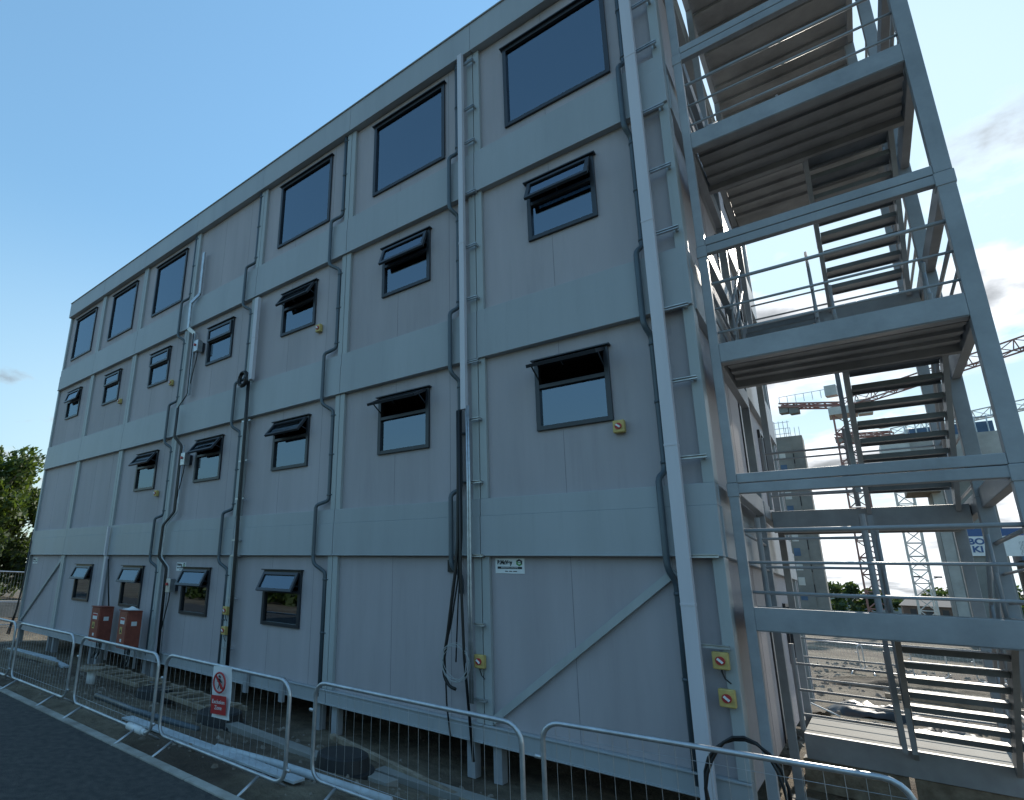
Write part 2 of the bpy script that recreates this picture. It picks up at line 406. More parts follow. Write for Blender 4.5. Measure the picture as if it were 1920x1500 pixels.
def downpipe(x, ztop, xoff=-.24, bottom=-2.4, skip=()):
    pts = [(x, ztop, 0.02)]
    for n in (3, 2, 1):
        z = L(n)
        if z > ztop or n in skip: continue
        pts += [(x, z+1.02, .02), (x+xoff, z+.93, -.075), (x+xoff, z-.06, -.075), (x+xoff*.85, z-.16, -.075), (x, z-.30, .02)]
    pts.append((x, bottom, .02)); run(pts, .036, .02, 'downpipe', M['pipe'], clips=True)
downpipe(8.90, 9.24); downpipe(11.86, 9.24); downpipe(14.82, 9.24); downpipe(17.66, 9.24, -.12, bottom=-.55); downpipe(20.50, 9.24, -.06)
# tall white trunking
def trunk(x0, x1, y0, y1, z0, z1, joints=(), m='trunk', name='cable_trunking'):
    t = MB(); t.box(x0, x1, y0, y1, z0, z1)
    for j in joints: t.box(x0-.004, x1+.004, y0-.004, y1, j, j+.03)
    return t.build(name, M[m], B, bevel=.003)
trunk(17.775, 17.865, -.16, -.08, 2.25, 9.22, (5.2,))
trunk(20.56, 20.70, -.19, -.09, -2.62, 9.95, (7.1, 4.35, 1.28, -.55))
trunk(12.20, 12.33, -.15, -.06, 3.96, 6.04, (5.0,))
trunk(6.16, 6.26, -.10, -.02, -1.45, -.05); trunk(6.12, 6.20, -.12, -.05, -.02, .80)
for i in range(2): run([(17.86+i*.035, 2.3), (17.87+i*.035, .9), (17.86+i*.04, -.6), (17.87+i*.04, -2.0)], .016, -.13, 'conduit', M['galv'])
for z in (9.0, 7.96, 7.23, 6.17, 5.12, 4.14, 3.02, 2.06, 1.07, -.02, -.98, -1.97):
    for xa, xb, yy in ((17.86, 18.06, -.09), ):
        b_ = MB(); b_.box(xa, xb, yy, yy+.041, z, z+.008); b_.box(xa, xb, yy, yy+.041, z+.033, z+.041); b_.box(xa, xb, yy+.034, yy+.041, z+.008, z+.033)
        b_.box(xb-.03, xb-.002, yy+.042, .011, z+.002, z+.039); b_.build('wall_bracket', M['galv'], B)
for z in (9.1, 8.0, 7.19, 6.1, 5.12, 4.16, 3.06, 2.09, 1.12, -.02, -.98):
    yy = -.10; b_ = MB(); b_.box(20.70, 20.96, yy, yy+.041, z, z+.008); b_.box(20.70, 20.96, yy, yy+.041, z+.033, z+.041); b_.box(20.70, 20.96, yy+.034, yy+.041, z+.008, z+.033)
    b_.box(20.91, 20.94, yy+.042, .011, z+.002, z+.039); b_.build('wall_bracket', M['galv'], B)
# galvanised tray zig-zagging over the bands (second / third bay)
tr = [(9.50, 8.42, .0), (9.52, 7.11, .0), (9.25, 6.89, -.08), (9.27, 6.12, -.08), (9.52, 5.91, .0), (9.55, 4.15, .0), (9.30, 3.81, -.08), (9.30, 3.01, -.08), (9.56, 2.76, .0), (9.58, 1.05, .0), (9.27, .73, -.08), (9.25, -.06, -.08), (9.52, -.30, .0), (9.60, -2.45, .0)]
t = MB()
for i in range(5):
    a, b = Vector((tr[i][0], tr[i][2]-.04, tr[i][1])), Vector((tr[i+1][0], tr[i+1][2]-.04, tr[i+1][1])); t.beam(a, b, .10, .05, (0,1,0))
t.build('cable_tray', M['galv'], B)
for k, (r_, dx) in enumerate(((.016, 0.0), (.02, .05), (.014, -.04))):
    run([(p[0]+dx*.8, p[1], p[2]-.09) for p in tr[6 if k else 4:]], r_, 0, 'power_cable', M['black'])
run([(p[0]+.09, p[1], p[2]-.06) for p in tr[8:]], .014, 0, 'conduit', M['galv'])
for k, dx in enumerate((0, .045, -.04)): run([(12.16+dx, 3.95), (12.19+dx, 2.99), (12.22+dx, 1.0), (12.24+dx, .46), (12.26+dx, -.65), (12.30+dx, -2.3)], .014 if k else .02, -.10, 'power_cable', M['black'])
for z in (2.98, 2.05, 1.2, .3, -.03, -.9, -1.9):
    b_ = MB(); b_.box(12.05, 12.34, -.088, -.06, z, z+.03); b_.box(12.29, 12.32, -.059, .011, z, z+.03); b_.build('wall_bracket', M['galv'], B)
# cables hanging from the black duct end, then down the sixth bay
run([(17.70, 2.25, -.12), (17.70, 1.2, -.12), (17.69, .2, -.13), (17.66, -.22, -.15), (17.50, -1.15, -.12), (17.42, -1.5, -.10), (17.43, -1.72, -.10), (17.52, -1.84, -.10), (17.62, -1.86, -.1)], .024, -.1, 'power_cable', M['black'])
run([(17.73, 2.25), (17.72, .6), (17.69, -.3), (17.56, -1.0), (17.45, -1.35), (17.46, -2.1, -.08), (17.50, -2.5, -.05)], .012, -.12, 'power_cable', M['black'])
run([(17.76, 2.25), (17.76, .3), (17.68, -.7), (17.62, -1.5, -.09)], .010, -.12, 'power_cable', M['black'])
run([(17.745, 2.25), (17.745, -.2), (17.79, -1.4), (17.84, -2.75, -.02)], .02, -.15, 'power_cable', M['black'])
run([(6.35, -.12), (6.5, -.6), (6.78, -1.4)], .02, -.06, 'power_cable', M['black'])
for k in range(3): run([(.12+k*.03, .9-k*.4, -.04), (.10+k*.04, -1.0, -.06), (.02+k*.05, -1.9, -.10), (-.1+k*.12, -2.7, -.22)], .016, -.05, 'power_cable', M['black'])
# diagonal braces of the ground storey
for a, b in (((18.12, -2.2), (20.50, -.17)), ((.2, -2.22), (2.94, -.10))):
    q = MB(); q.beam((a[0], .045, a[1]), (b[0], .045, b[1]), .09, .06, (0,1,0)); q.build('diagonal_brace', M['post'], B, bevel=.003)
q = MB(); q.box(17.40, 17.52, .05, .079, -.24, -.06); q.build('vent_grille', M['black'], B)
for x in (13.9, 12.85):
    q = MB(); q.box(x, x+.10, -.10, -.0305, -2.62, -2.20); q.build('jack_bracket', M['tower'], B)

# small fixtures, each a thing of its own
def switch(x, z, s, label, m='yellow', y=.07, cable=True):
    t = thing('isolator_switch', label, 'electrical switch', (x, y, z), 0, 'isolator switches on the facade')
    b_ = MB(); b_.box(-s/2, s/2, -.085, 0, -s*.6, s*.6); b_.build('case', M[m], t, bevel=.012)
    d = MB(); d.tube([(0, -.0851, 0), (0, -.10, 0)], s*.30, 18); d.build('dial', M['red'] if m != 'white' else M['red'], t)
    d = MB(); d.beam((-s*.16, -.108, s*.14), (s*.16, -.108, -s*.14), .022, .016, (0,1,0)); d.build('lever', M['white'], t)
    if cable:
        d = MB(); d.tube([(0, -.05, -s*.6), (.0, -.05, -s*.75), (.02, -.045, -s*1.2), (.07, -.045, -s*1.5)], .008); d.build('cable', M['black'], t)
    return t
switch(5.40, 4.78, .13, 'cream isolator switch at the second floor window sill, second bay from the left', cable=False)
switch(8.44, 4.75, .13, 'cream isolator switch at the second floor window sill, third bay from the left', cable=False)
switch(8.39, 1.62, .13, 'yellow isolator switch just below the leftmost first floor window', cable=False)
switch(14.28, 4.72, .14, 'cream isolator switch at the second floor window sill, fifth bay from the left', cable=False)
switch(20.02, 1.66, .14, 'yellow isolator switch with red dial below the largest first floor window near the corner', cable=False)
switch(12.02, -1.15, .14, 'upper yellow isolator switch of the pair left of the rightmost ground floor window', y=-.0)
switch(12.03, -1.55, .14, 'lower yellow isolator switch of the pair left of the rightmost ground floor window', y=-.0)
switch(17.98, -1.45, .15, 'yellow isolator switch low on the post beside the hanging cable coil', y=.0)
switch(20.86, -1.10, .15, 'upper yellow isolator switch on the corner post by the stairs', y=.0)
switch(20.88, -1.47, .15, 'lower yellow isolator switch on the corner post by the stairs', y=.0, cable=False)
for z, lb in ((5.45, 'grey power isolator box with red knob on the second floor wall'), (2.37, 'grey power isolator box with red knob on the first floor wall'), (-.72, 'grey power isolator box with red knob on the ground floor wall')):
    t = thing('power_isolator', lb+' beside the zigzag cables', 'electrical box', (9.80, .0, z), 0, 'red knobbed isolator boxes along the zigzag cables')
    b_ = MB(); b_.box(-.09, .09, -.16, 0, -.16, .16); b_.build('case', M['galv'], t, bevel=.01)
    b_ = MB(); b_.box(-.088, .088, -.0, .075, -.12, .12); b_.build('back_plate', M['frame'], t)
    d = MB(); d.tube([(-.03, -.161, .03), (-.03, -.19, .03)], .035, 14); d.build('knob', M['red'], t)
    d = MB(); d.tube([(.0, -.08, -.16), (-.02, -.08, -.35), (-.14, -.07, -.75), (-.2, -.07, -1.0)], .014); d.build('cable', M['black'], t)

def coil(name, label, loc, rmaj, rmin, turns, m, squash=1.0, jit=.03, rx=90):
    pts = []; k = 22*turns
    for i in range(k+1):
        a = 2*math.pi*i/22; rr = rmaj*(1+jit*math.sin(i*.77)+jit*math.cos(i*.31))
        pts.append((rr*math.cos(a), -.012*i/22+.01*math.sin(i*1.3), rr*math.sin(a)*squash))
    mb = MB(); mb.tube(pts, rmin, 8); o = mb.build(name, m, smooth=True); o.location = loc
    return tag(o, label, 'cable coil')
coil('cable_coil', 'black cable coil hung below the short white trunking on the third floor band', (12.04, -.14, 4.02), .13, .024, 5, M['black'], 1.35, .08)
coil('cable_coil', 'pale thin cable coil hanging low on the wall beside the tall conduit', (17.64, -.13, -1.48), .22, .0045, 4, M['post'], 1.1, .09)
coil('cable_coil', 'large black duct coil standing by the building corner behind the barrier', (21.0, -.45, -2.28), .33, .015, 2, M['black'], 1.6, .05)
t = thing('flood_light', 'small flood light on the end wall seen through the stair frame', 'lamp', (21.0, 4.75, 3.55))
b_ = MB(); b_.box(.02, .16, -.12, .12, -.06, .10); b_.build('housing', M['white'], t, bevel=.01)
b_ = MB(); b_.box(-.07, .02, -.03, .03, -.03, .03); b_.build('bracket', M['frame'], t)

# company sign boards
def sign(x0, x1, z0, z1, label):
    w, h = x1-x0, z1-z0
    t = thing('wall_sign', label, 'sign', ((x0+x1)/2, .079, (z0+z1)/2), 0, 'white company signs on the ground floor')
    b_ = MB(); b_.box(-w/2, w/2, -.008, 0, -h/2, h/2); b_.build('board', M['white'], t)
    T = lambda x, z: Matrix.Translation((x, -.0095, z)) @ FACE
    text('lettering', 'P.McVey', h*.36, M['ink'], t, T(-w*.17, h*.22), bold=.004, xs=.86)
    b_ = MB(); b_.box(-w*.42, w*.42, -.0105, -.009, -h*.20, -h*.05); b_.build('stripe', M['ink'], t)
    text('lettering', 'BUILDING SYSTEMS', h*.14, M['white'], t, Matrix.Translation((0, -.0115, -h*.125)) @ FACE, ext=.0005)
    b_ = MB()
    for c0, c1 in ((-.16, -.06), (-.02, .08), (.12, .25)): b_.box(w*c0, w*c1, -.0105, -.009, -h*.38, -h*.33)
    b_.build('small_print', M['ink'], t)
    cx, cz, rr = w*.33, h*.22, h*.24; P = [Vector((cx+rr*math.cos(rad(60*i+30)), 0, cz+rr*math.sin(rad(60*i+30)))) for i in range(6)]
    lg = MB(); lg.m = 0
    for i in range(6):
        a, b = P[i], P[(i+1)%6]; c = Vector((cx, 0, cz)); lg.m = 0 if i in (2,3,4) else 1
        a2, b2 = c+(a-c)*.5, c+(b-c)*.5
        lg.poly([(a.x,-.010,a.z),(b.x,-.010,b.z),(b2.x,-.010,b2.z),(a2.x,-.010,a2.z)], True)
    lg.m = 0; lg.poly([(cx-rr*.5,-.0105,cz-rr*.12),(cx+rr*.5,-.0105,cz-rr*.12),(cx+rr*.5,-.0105,cz+rr*.12),(cx-rr*.5,-.0105,cz+rr*.12)])
    lg.build('logo', [M['green'], M['ink']], t)
sign(18.19, 18.63, -.24, -.03, 'white company sign under the band in the rightmost bay above the diagonal brace')
sign(9.72, 10.12, -.37, -.17, 'white company sign beside the middle ground floor cables')
sign(.30, .74, -.30, -.10, 'white company sign at the far left end of the building')

# red electrical cabinets
def cabinet(x, y, label, rz, bag=False):
    zt = -1.38; w, d, h = .46, .36, .86
    t = thing('electrical_cabinet', label, 'cabinet', (x, y, zt-h-.45), rz, 'red electrical cabinets')
    o = MB(); o.box(-w/2, w/2, -d/2, d/2, .45, .45+h); o.build('body', M['redcab'], t, bevel=.01)
    o = MB(); o.box(-w/2+.02, w/2-.02, -d/2-.018, -d/2-.002, .50, .43+h); o.build('door', M['redcab'], t, bevel=.006)
    o = MB(); o.box(-w/2-.015, w/2+.015, -d/2-.03, d/2, .451+h, .475+h); o.build('lid', M['redcab'], t, bevel=.005)
    o = MB(); o.box(-.11, .11, -d/2-.021, -d/2-.0185, .15+h, .30+h); o.build('label_plate', M['white'], t)
    o = MB(); o.box(-.10, .10, -d/2-.0235, -d/2-.0215, .235+h, .285+h); o.build('label_stripe', M['red'], t)
    o = MB(); o.box(-.09, .03, -d/2-.021, -d/2-.0185, -.08+h, .08+h); o.build('warning_plate', M['yellow'], t)
    o = MB(); o.poly([(-.075,-d/2-.022,-.05+h),(.015,-d/2-.022,-.05+h),(-.03,-d/2-.022,.06+h)]); o.build('warning_symbol', M['ink'], t)
    o = MB(); o.box(-.02, .06, -d/2-.022, -d/2-.0185, -.26+h, -.19+h); o.build('lock', M['white'], t, bevel=.004)
    o = MB(); o.box(w/2+.001, w/2+.004, -.08, .06, .12+h, .22+h); o.build('side_label', M['white'], t)
    for k in range(4):
        o = MB(); xx = -.12+k*.08; o.tube([(xx, .02, .47), (xx+.02, .0, .2), (xx+R.uniform(-.1,.1), -.05, .03)], .016); o.build('cable', M['black'], t, smooth=True)
    for xx in (-w/2+.03, w/2-.08):
        o = MB(); o.box(xx, xx+.05, d/2-.06, d/2-.01, 0, .449); o.build('leg', M['galv'], t)
    if bag:
        bm_ = MB(); n_ = 9
        for j in range(n_):
            for i in range(n_):
                u, v = i/(n_-1)-.5, j/(n_-1)-.5; e = max(abs(u), abs(v))
                bm_.v.append((u*.42, v*.32, .48+h+max(0, (.5-e))*.14*(.5+R.random())+.003))
        for j in range(n_-1):
            for i in range(n_-1): a = j*n_+i; bm_.f.append((a, a+1, a+n_+1, a+n_)); bm_.mi.append(0)
        k = bm_.build('plastic_bag', M['white']); k.location = (x, y, zt-h-.45); tag(k, 'crumpled clear white plastic bag lying on top of the right red cabinet', 'plastic bag')
cabinet(7.02, -.32, 'left of the two red electrical cabinets against the wall, with a bare lid', rad(3))
cabinet(8.62, -.36, 'right of the two red electrical cabinets against the wall, with plastic on its lid', rad(-2), True)

# ---------------------------------------------------------------- stair tower
T = thing('stair_tower', 'grey steel external stair tower with open treads and guard rails at the building end', 'staircase', (22.2, .17, -2.5))
T.location = (0,0,0)
XA, XB, YA, YM, YR = 21.09, 23.37, .17, 2.40, 5.2
pw = .135
def F(n): return .95+H*(n-1)
def D(n): return -.53+H*n
for xx in (XA, XB-pw):
    for yy in (YA, YM, YR-pw):
        for n in range(4):
            z0 = -2.95 if n == 0 else F(n)-.105; z1 = F(n+1)-.107 if n < 3 else 10.03
            w_ = .095 if xx == XA else pw
            q = MB(); q.box(xx, xx+w_, yy, yy+w_, z0, z1); q.box(xx-.008, xx+w_+.008, yy-.008, yy+w_+.008, z1-.16, z1-.004) if yy == YA else None
            q.build('post', M['tower'], T, bevel=.006)
def chan(mb, x0, x1, y0, y1, z0, z1): mb.box(x0, x1, y0, y1, z0, z1)
for n in range(1, 4):
    z = F(n)
    for yy in (YA+.004, YR-.12):
        q = MB(); q.box(XA+.096, XB-pw-.001, yy, yy+.09, z-.23, z-.118); q.build('frame_beam', M['tower'], T, bevel=.008)
        q = MB(); q.box(XA+.096, XB-pw-.001, yy, yy+.09, z-.11, z); q.build('frame_beam', M['tower'], T, bevel=.008)
    for xx in (XA+.01, XB-.10):
        q = MB(); q.box(xx, xx+.09, YA+pw+.001, YM-.001, z-.23, z); q.box(xx, xx+.09, YM+pw+.001, YR-pw-.001, z-.23, z); q.build('side_beam', M['tower'], T, bevel=.008)
for n in range(0, 4):
    # floor-level rear landing
    z = F(n)
    q = MB(); q.box(XA+.11, XB-.11, 3.30, YR-.13, z-.25, z-.09)
    for k in range(4): yy = 3.55+k*.34; q.box(XA+.11, XB-.11, yy, yy+.08, z-.31, z-.251)
    q.build('landing_deck', M['soffit'] if n else M['concrete'], T)
    q = MB(); q.box(XA+.11, XB-.11, 3.21, 3.298, z-.40, z-.08); q.build('landing_beam', M['tower'], T, bevel=.006)
    rr = MB()
    for h in (.13, .46, .80, 1.1): rr.tube([(XA+.1, YR-.05, z+h), (XB-.1, YR-.05, z+h)], .017, 6)
    rr.build('guard_rail', M['tower'], T)
    for h in (.13, .46, .80, 1.1):
        rr = MB(); rr.tube([(XB-.06, YM+.1, z+h), (XB-.06, YR-.1, z+h)], .017, 6); rr.build('guard_rail', M['tower'], T)
    if n < 3:
        # half-level front landing
        zd = D(n)
        q = MB(); q.box(XA+.096, XB-pw-.001, YA+.002, YA+.09, zd-.24, zd); q.box(XA+.096, XB-pw-.001, YA+.01, YA+.14, zd-.25, zd-.2405); q.build('landing_beam', M['tower'], T, bevel=.008)
        q = MB(); q.box(XA+.12, XB-.12, YA+.142, 1.30, zd-.15, zd-.01)
        for k in range(3): yy = .50+k*.27; q.box(XA+.12, XB-.12, yy, yy+.09, zd-.19, zd-.151)
        q.build('landing_deck', M['soffit'], T)
        q = MB(); q.box(XA+.10, XB-.10, 1.302, 1.39, zd-.24, zd); q.build('landing_beam', M['soffit'], T)
        for xx in (XA+.012, XB-.10):
            q = MB(); q.box(xx, xx+.085, YA+pw+.001, YM-.002, zd-.24, zd); q.build('side_beam', M['tower'], T, bevel=.006)
        for h, r_ in ((.83, .022), (.48, .016), (.16, .016)):
            rr = MB(); rr.tube([(XA+.1, YA+.05, zd+h), (XB-.1, YA+.05, zd+h)], r_, 8); rr.build('guard_rail', M['tower'], T, smooth=True)
            rr = MB(); rr.tube([(XB-.06, YA+.1, zd+h), (XB-.06, YM+.02, zd+h)], r_, 8); rr.build('guard_rail', M['tower'], T, smooth=True)
            rr = MB(); rr.tube([(XA+.06, YA+.1, zd+h), (XA+.06, YM+.02, zd+h)], r_*.8, 8); rr.build('guard_rail', M['tower'], T, smooth=True)
    def flight(x0, x1, ya, za, yb, zb_, nt):
        for xx in (x0-.03, x1+.03):
            q = MB(); q.beam((xx, ya, za-.10), (xx, yb, zb_-.10), .05, .20); q.build('stringer', M['tower'], T)
            hr = MB()
            for dz in (.95, .55):
                hr.tube([(xx, ya, za+dz), (xx, yb, zb_+dz)], .019, 8)
            for t_ in (.05, .5, .95):
                yy = ya+(yb-ya)*t_; zz = za+(zb_-za)*t_; hr.tube([(xx, yy, zz-.05), (xx, yy, zz+.95)], .017, 6)
            hr.build('handrail', M['tower'], T, smooth=True)
        for i in range(nt):
            t_ = (i+1)/(nt+1); yy = ya+(yb-ya)*(i+.5)/nt; zz = za+(zb_-za)*t_
            q = MB(); q.box(x0, x1, yy-.13, yy+.13, zz-.035, zz); q.box(x0, x1, yy-.13, yy-.115, zz-.065, zz-.0351); q.box(x0, x1, yy+.115, yy+.13, zz-.065, zz-.0351)
            q.build('tread', M['tread'], T)
    if n < 3:
        flight(22.33, 23.12, 3.22, F(n), 1.38, D(n), 8)
        if n > 0: flight(21.27, 22.10, 1.38, D(n), 3.22, F(n+1), 8)
# flat canopy over the top flight
q = MB(); q.box(XA, XB, YA, 6.35, 10.20, 10.28)
for k in range(11): yy = .6+k*.52; q.box(XA+.05, XB-.05, yy, yy+.06, 10.14, 10.199)
q.build('canopy_deck', M['soffit'], T)
for xx in (XA, XB-.08):
    q = MB(); q.box(xx, xx+.08, YA, 6.35, 10.04, 10.139); q.build('canopy_beam', M['tower'], T)
# guards closing the left side where there is no lower flight
for (x0, x1, y, z) in ((21.2, 22.2, 1.36, D(0)), (21.2, 22.2, 3.26, F(0)), (21.2, 22.2, 3.26, F(1))):
    rr = MB()
    for h in (.16, .48, .83): rr.tube([(x0, y, z+h), (x1, y, z+h)], .018, 6)
    for xx in (x0, x1): rr.tube([(xx, y, z-.05), (xx, y, z+1.1)], .03, 8)
    rr.build('guard_rail', M['tower'], T)
for xx, zz in ((22.18, D(0)), (22.26, D(0)), (22.2, D(1))):
    q = MB(); q.box(xx, xx+.05, 2.36, 2.41, zz-1.6, zz+1.2 if zz < 0 else zz+.9); q.build('centre_post', M['tower'], T)
for xx in (XA, XB-pw):
    for yy in (YA, YM, YR-pw):
        q = MB(); q.box(xx-.09, xx+pw+.09, yy-.09, yy+pw+.09, -3.05, -2.90); q.build('base_plate', M['concrete'], T)
for x0, x1 in ((21.15, 22.2), (22.25, 23.2)):
    q = MB(); q.box(x0, x1, 3.25, 3.30, -2.95, -2.56); q.build('plinth_board', M['timber'], T)

# ---------------------------------------------------------------- crowd barriers
def barrier(label, loc, rz, group):
    t = thing('crowd_barrier', label, 'barrier', loc, rz, group)
    Lh, z0, z1, r = 1.13, .17, 1.08, .14; pts = []
    for cx, cz, a0 in ((Lh-r, z1-r, 0), (-Lh+r, z1-r, 90), (-Lh+r, z0+r, 180), (Lh-r, z0+r, 270)):
        for k in range(6): a = rad(a0+k*18); pts.append((cx+r*math.cos(a), 0, cz+r*math.sin(a)))
    f = MB(); f.tube(pts, .021, 8, closed=True)
    f.tube([(-Lh-.02, 0, .8), (-Lh-.07, 0, .8)], .018, 6); f.tube([(Lh+.02, 0, .3), (Lh+.06, 0, .3)], .018, 6)
    f.build('frame', M['galv'], t, smooth=True)
    w = MB()
    k = int(2*Lh/.105)
    for i in range(1, k): x_ = -Lh+i*2*Lh/k; w.tube([(x_, 0, z0), (x_, 0, z1)], .0019, 4)
    for zz in (.27, .98): w.tube([(-Lh, .004, zz), (Lh, .004, zz)], .0019, 4)
    w.build('wire_mesh', M['galv'], t)
    for sx in (-.78, .78):
        q = MB(); q.tube([(sx, -.34, 0.0), (sx, -.02, z0+.0)], .016, 7); q.tube([(sx, .02, z0), (sx, .34, .0)], .016, 7); q.build('foot', M['galv'], t, smooth=True)
    return t
GB = 'galvanised crowd barriers along the kerb'
b0 = barrier('galvanised crowd barrier below the white prohibition sign', (16.66, -3.47, -2.505), rad(.3), GB)
dup(b0, (14.38, -3.56, -2.505), rad(-.5), 'galvanised crowd barrier in front of the two red cabinets', GB)
dup(b0, (11.83, -3.56, -2.505), rad(.8), 'galvanised crowd barrier in front of the left diagonal brace', GB)
dup(b0, (9.46, -3.62, -2.505), rad(1), 'crowd barrier cut by the left edge of the photo', GB)
dup(b0, (18.83, -3.0, -2.56), rad(.5), 'galvanised crowd barrier in front of the hanging cable coil', GB)
dup(b0, (21.05, -2.36, -2.60), rad(9), 'galvanised crowd barrier nearest the stair tower, before the black duct coil', GB)
FB = 'distant crowd barriers on the open site'
for i, (x_, y_, a_, lb) in enumerate(((20.6, 22.0, -12, 'leftmost'), (22.7, 21.7, 4, 'second'), (24.0, 20.6, -20, 'third'), (25.6, 22.3, 15, 'rightmost'))):
    dup(b0, (x_, y_, gz(x_, y_)-.02), rad(a_), lb+(' of' if i in (0,3) else ' from the left of')+' the distant crowd barriers seen under the stairs', FB)
dup(b0, (-5.2, 1.0, -3.0), rad(82), 'near crowd barrier beyond the left end of the building', 'crowd barriers left of the building')
dup(b0, (-5.6, 3.6, -3.0), rad(80), 'farther crowd barrier beyond the left end of the building', 'crowd barriers left of the building')
# plastic sleeve on the lower rail
q = MB(); q.tube([(14.95, -3.56, -2.335), (15.3, -3.56, -2.335)], .045, 12); q.tube([(15.3, -3.56, -2.335), (15.36, -3.56, -2.335)], .035, 12)
tag(q.build('barrier_sleeve', M['white'], smooth=True), 'short white plastic sleeve around the lower rail joint of two barriers', 'pipe sleeve')

# prohibition sign hanging on the barrier
t = thing('warning_sign', 'white hanging warning sign with red prohibition circle and red text panel on the barrier', 'sign', (16.76, -3.52, -1.41), rad(1))
t.rotation_euler = (0, rad(-4), rad(1))
n_ = 10; sv = MB()
for j in range(n_+1):
    for i in range(n_+1):
        u, v = i/n_, j/n_
        sv.v.append(((u-.5)*.32+(.02 if v > .9 else 0)*(u-.5), -.012-.018*math.sin(v*5+u*3)*(.3+v*.4), -.52*v))
for j in range(n_):
    for i in range(n_): a = j*(n_+1)+i; sv.f.append((a, a+n_+1, a+n_+2, a+1)); sv.mi.append(0)
o = sv.build('board', M['white'], t); sl = o.modifiers.new('s', 'SOLIDIFY'); sl.thickness = .003
q = MB(); q.box(-.13, .13, -.046, -.043, -.475, -.29); q.build('text_panel', M['red'], t)
text('lettering', 'Exclusion\nZone', .058, M['white'], t, Matrix.Translation((0, -.048, -.382)) @ FACE)
q = MB(); q.tube([(.10*math.cos(2*math.pi*k/24), -.046, -.16+.10*math.sin(2*math.pi*k/24)) for k in range(24)], .010, 6, closed=True)
q.beam((-.07, -.046, -.09), (.07, -.046, -.23), .018, .012, (0,1,0)); q.build('prohibition_symbol', M['red'], t)
q = MB(); q.tube([(0, -.043, -.10), (0, -.045, -.101)], .016, 10); q.beam((0, -.044, -.12), (0, -.044, -.18), .03, .004, (0,1,0))
q.beam((0, -.044, -.17), (.03, -.044, -.225), .012, .004, (0,1,0)); q.beam((0, -.044, -.17), (-.025, -.044, -.225), .012, .004, (0,1,0))
q.beam((0, -.044, -.125), (.04, -.044, -.16), .010, .004, (0,1,0)); q.beam((0, -.044, -.125), (-.04, -.044, -.15), .010, .004, (0,1,0)); q.build('walking_figure', M['ink'], t)

# ---------------------------------------------------------------- clutter on the ground
def plank(x, y, l, w, h, rz, m, name, label, cat, dz=0, tilt=0):
    o = MB(); o.box(-l/2, l/2, -w/2, w/2, 0, h); k = o.build(name, M[m], bevel=.006)
    k.location = (x, y, gz(x, y)+dz); k.rotation_euler = (0, rad(tilt), rad(rz)); return tag(k, label, cat)
plank(15.75, -3.03, 3.5, .17, .03, 1.5, 'sheet', 'board', 'long pale blue board lying on the soil under the barriers', 'board', .015)
plank(15.9, -1.55, 3.6, .22, .10, -3, 'concrete', 'concrete_beam', 'long concrete beam lying in front of the wall under the fifth bay', 'concrete beam')
plank(18.6, -1.1, 3.0, .24, .10, 1, 'concrete', 'concrete_beam', 'long concrete beam lying in front of the bay with the diagonal brace', 'concrete beam')
plank(17.2, -1.0, 2.6, .09, .07, -9, 'timber', 'timber_post', 'slim timber post leaning across the concrete beams', 'timber', .12, 3)
plank(3.4, -.62, 2.8, .24, .05, 4, 'sheet', 'board', 'pale board lying against the wall at the left brace', 'board')
plank(5.6, -.75, 1.9, .2, .05, -7, 'sheet', 'board', 'pale board lying left of the red cabinets', 'board')
plank(4.6, -1.1, 3.4, .10, .08, 3, 'timber', 'timber_post', 'slim timber lying before the pale boards', 'timber')
q = MB(); q.tube([(12.2, -2.7, -2.50), (13.6, -2.72, -2.50), (15.0, -2.55, -2.52)], .045, 10); tag(q.build('drain_pipe', M['pipe'], smooth=True), 'grey drain pipe lying on soil behind the barriers', 'pipe')
q = MB(); q.tube([(16.0, -2.95, -2.47), (16.9, -2.75, -2.49), (18.4, -2.6, -2.51)], .045, 10); tag(q.build('drain_pipe', M['sheet'], smooth=True), 'pale pipe lying on the ground behind the prohibition sign', 'pipe')
# timber lattice pallets on black pads
def pallet(x, y, rz, label, l=2.6):
    t = thing('pallet', label, 'pallet', (x, y, gz(x, y)+.22), rad(rz), 'timber lattice frames lying by the wall')
    q = MB()
    for yy in (-.3, .3): q.box(-l/2, l/2, yy-.03, yy+.03, 0, .07)
    q.build('rail', M['timber'], t, bevel=.004)
    q = MB(); k = int(l/.3)
    for i in range(k+1):
        xx = -l/2+.05+i*(l-.1)/k; q.beam((xx, -.3, .085), (xx+.12*(1 if i % 2 else -1), .3, .085), .07, .025)
    q.build('cross_slats', M['timber'], t)
pallet(9.6, -.95, 1, 'timber lattice frame lying in front of the right red cabinet')
pallet(12.5, -1.0, -2, 'timber lattice frame lying behind the prohibition sign barrier')
for i, (x_, y_, r_, lb) in enumerate(((11.6, -1.25, .42, 'black round plastic pad under the lattice frame, left of the prohibition sign'), (14.0, -1.45, .45, 'black round plastic pad right of the prohibition sign'), (17.0, -1.75, .4, 'black round plastic pad beneath the hanging cables'))):
    q = MB(); z_ = gz(x_, y_)
    q.tube([(0,0,-.02), (0,0,.05), (0,0,.06), (0,0,.20), (0,0,.22)], [r_, r_, r_*.86, r_*.8, r_*.7], 28)
    o = q.build('support_pad', M['pad']); o.location = (x_, y_, z_); tag(o, lb, 'plastic pad', 'black support pads on the soil')
t = thing('pipe_stub', 'white upright pipe stub with a flat round cap between cabinets and barrier', 'pipe', (9.9, -1.75, gz(9.9, -1.75)-.03))
q = MB(); q.tube([(0,0,0), (0,0,.33)], .09, 20); q.build('pipe', M['white'], t, smooth=True)
q = MB(); q.tube([(0,0,.331), (0,0,.36)], .26, 28); q.build('cap', M['timber'], t)
